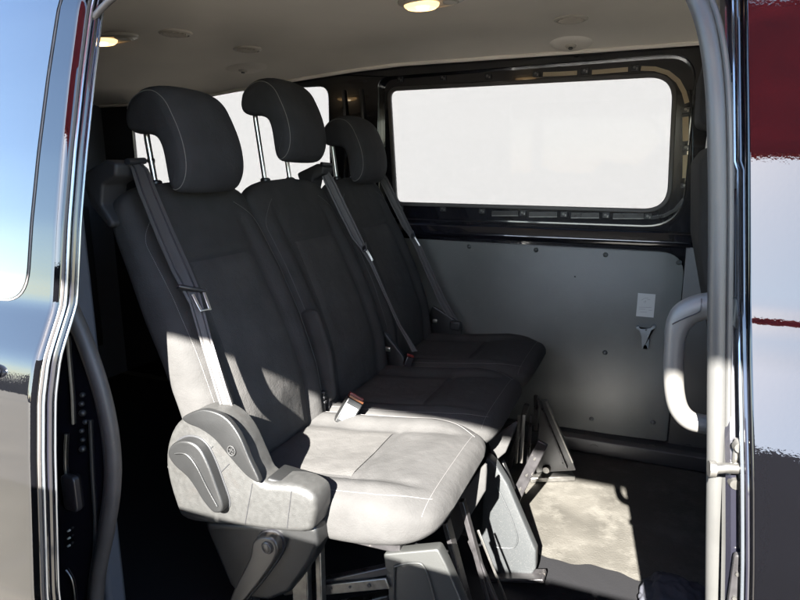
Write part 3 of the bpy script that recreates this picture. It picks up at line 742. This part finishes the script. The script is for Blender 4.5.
    bm = B(); q0 = T((-1.012, -.215, 1.147)); q1 = T((-1.020, -.160, 1.150)); tube(bm, [q0, q1], .007, 10); obj('guide_lip', bm, blk, bg_)
    # seat belt
    if kind == 1:
        BP = [((-1.022, -.190, 1.150), (.2, 1, 0)), ((-1.005, -.190, 1.132), (.2, 1, 0)), ((-.985, -.193, 1.085), (.25, 1, 0)), ((-.945, -.196, 1.0), (.25, 1, .1)), ((-.905, -.200, .925), (.3, 1, .1)), ((-.880, -.204, .885), (.4, 1, .1)), ((-.865, -.208, .858), (.9, .6, .1)), ((-.835, -.218, .78), (.95, .5, .2)), ((-.795, -.232, .69), (.9, .4, .3)), ((-.755, -.243, .60), (.95, .25, .3)), ((-.716, -.250, .54), (1, .12, .3)), ((-.692, -.252, .505), (1, 0, .3))]
        wd = [.030, .040, .043, .044, .044, .036, .026, .024, .024, .028, .034, .036]
    else:
        BP = [(p_, (.85, -.5, .12)) for p_ in ((-1.040, -.200, 1.140), (-1.018, -.205, 1.095), (-.966, -.212, .99), (-.922, -.217, .905), (-.900, -.219, .872), (-.870, -.221, .82), (-.818, -.224, .71), (-.770, -.228, .61), (-.735, -.232, .555), (-.715, -.234, .52))]
        wd = [.026, .036, .036, .034, .026, .028, .030, .032, .034, .036] if kind == 3 else [.026, .036, .036, .034, .022, .014, .012, .012, .016, .020]
    bm = B(); belt_strip(bm, [(T(p), (s[0], s[1]*mir, s[2])) for p, s in BP], wd); sb = obj('seat_belt', bm, webm, t, ang=60)
    for off in (-.27, .27):
        bp2 = []
        for q, (p_, s_) in enumerate(BP):
            sv = Vector((s_[0], s_[1]*mir, s_[2])).normalized(); P0 = T(p_); dd = (T(BP[min(q+1, len(BP)-1)][0])-T(BP[max(q-1, 0)][0])).normalized(); nn_ = dd.cross(sv).normalized()
            if nn_.x < 0: nn_ = -nn_
            bp2.append((P0+sv*off*wd[q]+nn_*.0013, sv))
        bm = B(); belt_strip(bm, bp2, [w_*.10 for w_ in wd], .0006); obj('belt_stripe', bm, blk, sb, ang=60)
    i = 5 if kind == 1 else 4
    tp = T(BP[i][0])+Vector((.006, 0, 0)); dn = (T(BP[i+1][0])-T(BP[i][0])).normalized(); sd_ = Vector((.35, mir, 0)).normalized()
    bm = B(); 
    bar(bm, tp-sd_*.030+dn*-.012, tp+sd_*.026+dn*.008, .008, .016, dn)
    tg = obj('belt_tongue', bm, blk, sb, .003)
    bm = B(); nn = dn.cross(sd_).normalized(); c0 = tp+sd_*.006+dn*.008
    for a, b in ((c0-sd_*.013, c0-sd_*.010+dn*.040), (c0+sd_*.013, c0+sd_*.010+dn*.040), (c0-sd_*.011+dn*.038, c0+sd_*.011+dn*.038)): bar(bm, a+Vector((.004, 0, 0)), b+Vector((.006, 0, 0)), .006, .0025, sd_)
    obj('tongue_plate', bm, chrome, tg, .0006)
    # lower frame parts common to the row
    for yy in (-.15, .15):
        bm = B(); bar(bm, (-.83, yc+yy, .365), (-.42, yc+yy, .375), .035, .03); obj('seat_rail', bm, rail, t, .003)
    return t, T, bk, cu
def smooth_closed(pts, n=4):
    P = [Vector(p) for p in pts]; N = len(P); out = []
    for i in range(N):
        a, b, c, d = P[i-1], P[i], P[(i+1) % N], P[(i+2) % N]
        for k in range(n):
            t = k/n; out.append(.5*((2*b)+(-a+c)*t+(2*a-5*b+4*c-d)*t*t+(-a+3*b-3*c+d)*t**3))
    return out
def solve_b(surf, v, y):
    lo, hi = -math.pi/2, math.pi/2
    for _ in range(30):
        m = (lo+hi)/2
        if surf(v, m).y < y: lo = m
        else: hi = m
    return (lo+hi)/2

s1, T1, bk1, cu1 = seat(.495, 1, 0, 0, 'rear seat by the open door, with a sunlit cushion and grey side cover with levers', 1)
s2, T2, bk2, cu2 = seat(.935, -1, .075, -.01, 'middle rear seat with its headrest raised highest', 2)
s3, T3, bk3, cu3 = seat(1.385, -1, .005, 0, 'rear seat beside the grey wall panel, wholly in shade, with the lowest headrest', 3)

# ---- seat one: recliner side cover, levers, lower cover, hinge
def X2(x, y, Y=.215): p = at(x, y, Y=Y); return (p.x, p.z)
out = [X2(*q) for q in ((172, 432), (186, 416), (207, 411), (226, 419), (240, 436), (252, 462), (263, 481), (290, 484), (306, 489), (316, 499), (315, 521), (303, 532), (232, 525), (188, 519), (176, 500), (167, 462))]
sm = [Vector((p.x, p.z)) for p in smooth_closed([(a, 0, b) for a, b in out], 4)]
bm = B(); pillow(bm, sm, 'xz', .208, .272, .014, n=5, rb=.004); sc = obj('side_cover', bm, plg, s1, ang=60)
# raised darker crescent along the upper edge
cr = [X2(*q, .207) for q in ((184, 417), (195, 411), (208, 409), (226, 416), (240, 433), (251, 458), (261, 481), (250, 476), (240, 466), (228, 452), (216, 438), (202, 428), (190, 423))]
bm = B(); pillow(bm, [Vector((p.x, p.z)) for p in smooth_closed([(a, 0, b) for a, b in cr], 5)], 'xz', .201, .212, .003, n=4, rb=0); ca = obj('cover_cap', bm, plm, sc, ang=60)
bm = B(); q = Vector((X2(231, 451, .197)[0], .1975, X2(231, 451, .197)[1]))
tube(bm, [q+Vector((math.cos(t)*.009, 0, math.sin(t)*.010)) for t in [2*math.pi*k/18 for k in range(19)]], .0009, 6)
for a, b in (((-.005, -.006), (.004, .006)), ((-.005, .003), (.006, .0)), ((.0, -.004), (.005, -.006))): bar(bm, q+Vector((a[0], -.0005, a[1])), q+Vector((b[0], -.0005, b[1])), .0015, .001, Vector((0, 1, 0)))
obj('moulded_emblem', bm, mat('emblem_grey', (.024, .024, .024), .5), ca)
def scl(pts, n=5): return [Vector((p.x, p.z)) for p in smooth_closed([(a, 0, b) for a, b in pts], n)]
# recess line and lever
lv = [X2(*q, .195) for q in ((171, 452), (175, 443), (184, 439), (195, 441), (204, 449), (212, 465), (219, 484), (225, 502), (224, 510), (216, 510), (206, 499), (198, 486), (190, 475), (177, 463))]
bm = B(); pillow(bm, [Vector(p) for p in inset(scl(lv), -.0035)], 'xz', .2065, .212, .001, n=2, rb=0); obj('lever_recess', bm, pld, sc)
bm = B(); pillow(bm, scl(lv), 'xz', .185, .210, .005, n=6, rb=0); l1 = obj('recline_lever', bm, plm, sc, ang=60)
bm = B(); tube(bm, smooth_path([(lambda p: Vector((p[0], .184, p[1])))(X2(*q, .186)) for q in ((176, 453), (187, 454), (197, 466), (207, 486), (218, 506))], 4), [.0022]*17, 10); obj('lever_ridge', bm, plm, l1)
for q0, q1 in (((207, 452), (213, 446)), ((219, 474), (229, 464))):
    a = X2(*q0, .207); b = X2(*q1, .207); bm = B(); bar(bm, (a[0], .2074, a[1]), (b[0], .2074, b[1]), .0015, .0015); obj('moulded_mark', bm, pld, sc)
for q0, q1 in (((252, 478), (245, 526)), ((291, 486), (287, 530))):
    P = []
    a = X2(*q0, .207); b = X2(*q1, .207)
    bm = B(); bar(bm, (a[0], .2078, a[1]-.012), (b[0], .2078, b[1]+.004), .0015, .0012); obj('panel_gap', bm, blk, sc)
# belt anchor slot block on top
a = X2(270, 477, .235); b = X2(306, 494, .235)
bm = B(); pillow(bm, rnd([(a[0], a[1]+.005), (b[0], a[1]+.0), (b[0]+.008, b[1]-.012), (a[0], b[1]-.012)], .005, 3), 'xz', .222, .288, .006, n=3); ab = obj('anchor_cover', bm, plm, sc, ang=60)
bm = B(); box(bm, a[0]+.02, b[0]-.004, .219, .224, a[1]-.016, a[1]-.010); obj('anchor_slot', bm, blk, ab)
bm = B(); q = Vector((X2(292, 487)[0], .222, X2(292, 487)[1])); box(bm, q.x-.008, q.x+.006, q.y-.006, q.y+.01, q.z-.006, q.z+.002); obj('anchor_hook', bm, chrome, ab, .002)
bm = B(); p = Vector((X2(166, 466)[0], .235, X2(166, 466)[1])); bmesh.ops.create_cone(bm, cap_ends=True, segments=12, radius1=.012, radius2=.006, depth=.02, matrix=Matrix.Translation(p)); obj('cover_tab', bm, plg, sc)
# lower dark cover with second lever
out = [X2(*q, .235) for q in ((206, 520), (318, 524), (320, 545), (312, 562), (292, 590), (272, 598), (244, 596), (232, 582))]
bm = B(); pillow(bm, rnd(out, .014, 4), 'xz', .225, .285, .010, n=4); lc = obj('lower_cover', bm, plm, s1, ang=60)
l = [X2(*q, .21) for q in ((255, 541), (262, 535), (274, 536), (280, 545), (277, 558), (262, 580), (247, 598), (238, 608), (231, 604), (238, 584), (252, 556))]
bm = B(); pillow(bm, [Vector(p) for p in inset(scl(l), -.0035)], 'xz', .219, .228, .002, n=2, rb=0); obj('lever_recess', bm, blk, lc)
bm = B(); pillow(bm, scl(l), 'xz', .200, .226, .005, n=6, rb=0); l2 = obj('fold_lever', bm, mat('lever_brown', (.022, .019, .016), .35), lc, ang=60)
q = X2(267.5, 547.5, .20)
bm = B(); tube(bm, [(q[0], .203, q[1]), (q[0], .197, q[1]), (q[0], .195, q[1])], [.0135, .013, .010], 20); pv = obj('pivot_cap', bm, mat('pivot_brown', (.028, .024, .020), .35), l2)
bm = B(); tube(bm, [Vector((q[0]+math.cos(t)*.0105, .1955, q[1]+math.sin(t)*.0105)) for t in [2*math.pi*k/20 for k in range(21)]], .0009, 6); obj('pivot_ring', bm, blk, pv)

# ---- buckles
def buckle(parent, p, d, sc=1., sun=True):
    """p base point, d direction the buckle points"""
    d = Vector(d).normalized(); s = Vector((.75, .6, 0)); s = (s-d*s.dot(d)).normalized(); n = d.cross(s)
    if n.x < 0 and n.y > 0: n = -n
    def bx(bm, l0, l1, w, h, o=0):
        vs = []
        for l_ in (l0, l1):
            for a, b in ((-1, -1), (1, -1), (1, 1), (-1, 1)): vs.append(bm.verts.new(Vector(p)+d*l_*sc+s*a*w/2*sc+n*(b*h/2+o)*sc))
        for f in ((0, 1, 2, 3), (7, 6, 5, 4), (0, 4, 5, 1), (1, 5, 6, 2), (2, 6, 7, 3), (3, 7, 4, 0)): bm.faces.new([vs[i] for i in f])
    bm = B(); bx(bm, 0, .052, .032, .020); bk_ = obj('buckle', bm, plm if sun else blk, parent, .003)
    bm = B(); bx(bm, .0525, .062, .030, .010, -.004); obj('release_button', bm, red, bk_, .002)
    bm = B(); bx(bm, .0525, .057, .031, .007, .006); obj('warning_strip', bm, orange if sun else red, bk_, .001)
    if sun:
        for sg in (1, -1):
            bm = B(); bx(bm, .008, .040, .024, .0008, sg*.0105); lb = obj('buckle_label', bm, white, bk_)
            bm = B()
            for k in range(14):
                a = 2*math.pi*k/14; c = Vector(p)+d*(.024+.006*math.sin(a))*sc+s*.007*math.cos(a)*sc+n*sg*.0113*sc
                a2 = 2*math.pi*(k+1)/14; c2 = Vector(p)+d*(.024+.006*math.sin(a2))*sc+s*.007*math.cos(a2)*sc+n*sg*.0113*sc
                cyl(bm, c, c2, .0007, 4)
            obj('pictogram', bm, ink, lb)
    bm = B(); tube(bm, smooth_path([Vector(p)+d*.004, Vector(p)-d*.03, Vector(p)-d*.05+Vector((-.01, 0, -.01))], 4), .011, 8, r2=.006, side=n); obj('buckle_stalk', bm, blk, bk_)
p = at(341, 424, Y=.655); buckle(s1, p, (.32, .42, .75), 1.42)
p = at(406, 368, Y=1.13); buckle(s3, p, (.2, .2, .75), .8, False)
# stalk between seats one and two
bm = B(); P = smooth_path([at(316, 360, Y=.735), at(325, 372, Y=.73), at(329, 392, Y=.725), at(328, 412, Y=.72), at(327, 430, Y=.71)], 5); tube(bm, P, .0035, 8); obj('cable', bm, pld, s2)
bm = B(); a = at(322, 392, Y=.70); 
for k in range(3): box(bm, a.x-.012, a.x+.012, a.y-.008, a.y+.008, a.z-.004-k*.014, a.z+.004-k*.014)
box(bm, a.x-.008, a.x+.008, a.y-.004, a.y+.004, a.z-.07, a.z+.004); obj('cable_boot', bm, pld, s2, .002)
bm = B(); a = at(312, 425, Y=.69); bar(bm, at(309, 404, Y=.68), at(322, 432, Y=.68), .012, .006); obj('latch_plate', bm, mat('latch_grey', (.045, .043, .04), .5), s1, .002)

# hip wings of the backrests between seats
for (t_, yc, mm) in ((s1, .495, 1),):
    bm = B(); wo = rnd([(-.885, .745), (-.835, .755), (-.795, .64), (-.780, .50), (-.83, .47), (-.93, .58)], .03, 5)
    pillow(bm, wo, 'xz', yc+.224, yc+.244, .009, n=4); obj('side_wing', bm, fab, t_, ang=60)

# ---- hinge plates of the other belts (triangular grey bracket by each belt foot)
def tri(parent, pts, Y, m):
    bm = B(); pillow(bm, rnd([(lambda p: (p.x, p.z))(at(*q, Y=Y)) for q in pts], .008, 3), 'xz', Y-.008, Y+.008, .003, n=2); return obj('hinge_cover', bm, m, parent)
tri(s2, ((384, 330), (404, 356), (410, 378), (376, 378)), 1.150, plm)
tri(s3, ((433, 305), (462, 324), (462, 338), (420, 342)), 1.615, plm)
for t_, x, y, Y in ((s2, 388, 349, 1.14), (s3, 435, 321, 1.60)):
    p = at(x, y, Y=Y); bm = B(); box(bm, p.x-.010, p.x+.010, p.y-.006, p.y+.002, p.z-.008, p.z+.008); obj('belt_anchor', bm, chrome, t_, .003)
p = at(456, 325, Y=1.60); bm = B(); box(bm, p.x-.022, p.x+.022, p.y-.02, p.y+.01, p.z-.02, p.z+.018); obj('anchor_block', bm, pld, s3, .006)
for t_, x, y, Y in ((s2, 376.5, 384, 1.0), (s3, 427, 349, 1.3), (s2, 426, 349.5, 1.25)):
    p = at(x, y, Y=Y); bm = B(); bmesh.ops.create_icosphere(bm, subdivisions=2, radius=.004, matrix=Matrix.Translation(p)); 
    if (x, y) == (376.5, 384): obj('cushion_tag', bm, chrome, t_)
    else: bm.free()

# ---- legs and under-frames
def poly(parent, name, pts, Y, th, m, r=.006, rr=.004):
    bm = B(); pillow(bm, rnd([(lambda p: (p.x, p.z))(at(*q, Y=Y)) for q in pts], r, 3), 'xz', Y-th/2, Y+th/2, rr, n=3); return obj(name, bm, m, parent, ang=60)
def Q(x, y, Y): return at(x, y, Y=Y)
# seat one: light cover plate in front, rails behind
lp = poly(s1, 'leg_cover', ((386, 550), (440, 545), (448, 560), (476, 625), (478, 640), (396, 640), (391, 590)), .335, .03, mat('cover_grey', (.016, .0165, .016), .45, bump=(900, .4, .0006, 2)), .008, .004)
bm = B(); tube(bm, smooth_path([Q(393, 640, .317), Q(394, 575, .317), Q(397, 566, .317), Q(415, 563, .317), Q(424, 567, .317), Q(432, 590, .317), Q(445, 640, .317)], 5), .0022, 8); obj('pressed_rib', bm, lp.data.materials[0], lp)
bm = B()
bar(bm, Q(285, 590, .33), Q(392, 568, .33), .02, .018); bar(bm, Q(285, 620, .40), Q(392, 596, .40), .03, .022)
obj('cross_rail', bm, rail, s1, .003)
bm = B(); bar(bm, Q(318, 590, .315), Q(388, 583, .315), .006, .024, Vector((0, 1, 0))); br = obj('silver_rail', bm, steel, s1, .002)
for x in (331, 350, 369):
    p = Q(x, 589.5-(x-318)*.08, .311); bm = B(); cyl(bm, p, p+Vector((0, -.0015, 0)), .003 if x != 369 else .0045, 10); obj('rail_hole', bm, blk, br)
bm = B(); box(bm, -.66, -.62, .29, .31, 0.006, .38); box(bm, -.60, -.585, .29, .31, 0.006, .36); obj('leg', bm, steel, s1, .003)
# black under-frame members
for a, b, w in (((446, 520), (478, 640), .030), ((462, 500), (500, 640), .020), ((470, 540), (512, 640), .010)):
    bm = B(); bar(bm, Q(*a, .52), Q(*b, .52), w, .012); obj('leg', bm, rail, s1, .002)
bm = B(); bar(bm, Q(478, 530, .56), Q(506, 600, .56), .004, .006); obj('frame_edge', bm, steel, s1, .001)
# fabric skirt below cushion one's front
bm = B(); poly(s1, 'cushion_skirt', ((446, 515), (488, 458), (486, 490), (468, 520), (456, 545)), .60, .012, fab, .008, .004)
poly(s2, 'cushion_skirt', ((488, 440), (520, 418), (506, 452), (494, 462)), .86, .012, fab, .006, .004)
# seat two: grey cover plate + strut
lp2 = poly(s2, 'leg_cover', ((487, 452), (497, 462), (509, 482), (537, 548), (537, 565), (532, 573), (497, 573), (482, 540)), .82, .035, mat('cover_speckled', (.016, .0175, .0185), .5, bump=(500, .6, .001, 2), stain=(300, (.035, .035, .035), .55, .7)), .010, .005)
bm = B(); tube(bm, smooth_path([Q(497, 487, .80), Q(508, 510, .80), Q(517, 535, .80), Q(516, 545, .80), Q(510, 548, .80), Q(494, 547, .80)], 5), .0022, 8); obj('pressed_rib', bm, lp2.data.materials[0], lp2)
bm = B(); bar(bm, Q(489, 575, .80), Q(545, 576, .80), .05, .012); obj('foot_rail', bm, rail, s2, .003)
bm = B(); bar(bm, Q(543, 442, 1.0), Q(512, 505, 1.0), .012, .032); dg = obj('diagonal_strut', bm, rail, s2, .003)
for f_ in (.25, .5, .72):
    p = Q(543, 442, 1.0).lerp(Q(512, 505, 1.0), f_)+Vector((0, -.007, 0)); bm = B(); cyl(bm, p, p+Vector((0, -.003, 0)), .004, 8); obj('strut_rivet', bm, steel, dg)
bm = B(); bar(bm, Q(500, 460, .95), Q(512, 490, .95), .02, .022); obj('leg', bm, plm, s2, .003)
for x0, x1, m in ((516, 517, steel), (521, 522, chrome), (528, 529, rail)):
    bm = B(); bar(bm, Q(x0+3, 415, 1.15), Q(x1-1, 463, 1.15), .008, .010); obj('leg', bm, m, s2, .002)
# seat three: pressed steel A-frame bracket and foot
lf = poly(s3, 'leg_bracket', ((541, 398), (548, 404), (569, 450), (576, 470), (536, 472), (538, 440)), 1.42, .008, mat('bracket_steel', (.045, .045, .045), .35, .6, var=(30, .2)), .004, .001)
for a, b in (((538, 398), (567, 468)), ((546, 400), (573, 462))):
    bm = B(); bar(bm, Q(*a, 1.41), Q(*b, 1.41), .018, .007); obj('bracket_flange', bm, steel if b[0] > 570 else rail, lf, .001)
p = Q(546.5, 469, 1.412); bm = B(); cyl(bm, p, p+Vector((0, -.012, 0)), .016, 16, .012); obj('bracket_bolt', bm, steel, lf)
p = Q(563.5, 464, 1.412); bm = B(); cyl(bm, p, p+Vector((0, -.004, 0)), .005, 10); obj('bracket_bolt', bm, blk, lf)
a = at(528, 476, Z=.012); b = at(572, 474, Z=.012)
bm = B(); bar(bm, a, b, .07, .020); ft = obj('foot_plate', bm, steel, s3, .003)
bm = B(); bar(bm, Q(527, 404, 1.45), Q(508, 470, 1.45), .02, .02); bar(bm, Q(536, 395, 1.5), Q(536, 430, 1.5), .015, .015); obj('leg', bm, rail, s3, .003)
for t_, yc in ((s1, .495), (s2, .935), (s3, 1.385)):           # rear legs hidden below the row
    for yy in (-.13, .13):
        bm = B(); bar(bm, (-.80, yc+yy, .36), (-.84, yc+yy, .007), .03, .03); obj('rear_leg', bm, rail, t_, .003)

# ------------------------------------------------------------ front seat glimpsed at the right
fs = thing('front_seat', 'dark front seat glimpsed between the far window and the door pillar', 'seat', (.35, 1.15, 0))
Yf = 1.15
def fo(pts): return rnd([(lambda p: (p.x, p.z))(at(*q, Y=Yf)) for q in pts], .03, 5)
bm = B(); pillow(bm, rnd([(.090, 1.24), (.085, 1.36), (.102, 1.45), (.17, 1.475), (.23, 1.44), (.24, 1.30), (.20, 1.23)], .03, 5), 'xz', Yf-.13, Yf+.13, .03, n=5); hr = obj('headrest', bm, fabh, fs, ang=70)
for s in (-.07, .07):
    bm = B(); cyl(bm, (.128, Yf+s-.02, 1.25), (.126, Yf+s-.02, 1.16), .006, 10); obj('guide_rod', bm, chrome, hr)
bm = B(); pillow(bm, rnd([(.12, 1.195), (.095, 1.15), (.112, .95), (.20, .60), (.24, .40), (.36, .42), (.30, .80), (.20, 1.18)], .03, 5), 'xz', Yf-.22, Yf+.22, .035, n=5); obj('backrest', bm, fab, fs, ang=70)
bm = B(); pillow(bm, rnd([(.28, .50), (.80, .52), (.82, .40), (.30, .35)], .04, 5), 'xz', Yf-.22, Yf+.22, .035, n=5); obj('cushion', bm, fab, fs, ang=70)
bm = B(); pillow(bm, rnd([(.34, .36), (.76, .38), (.74, .007), (.38, .007)], .02, 4), 'xz', Yf-.18, Yf+.18, .01, n=3); obj('seat_base', bm, pld, fs)

# crumpled cloth on the floor
import mathutils.noise as mn
c = at(652, 592, Z=.0); bm = B()
bmesh.ops.create_icosphere(bm, subdivisions=5, radius=1)
for v in bm.verts:
    d = v.co.copy(); n_ = mn.fractal(d*1.7+Vector((3, 1, 7)), .9, 2.1, 4)*.22+abs(mn.noise(d*3.1))*.14
    r = 1+n_; v.co = Vector((c.x+.056+d.x*.085*r, c.y-.05+d.y*.11*r, max(.0065, .01+d.z*.058*r)))
tag(obj('crumpled_cloth', bm, cloth, None, ang=80), 'small crumpled blue grey cloth on the dark floor by the right pillar', 'cloth')
def depth(o):
    n = 1
    while o.parent: o = o.parent; n += 1
    return n
for o in list(bpy.data.objects):           # thing > part > sub-part, no deeper
    while depth(o) > 3: o.parent = o.parent.parent
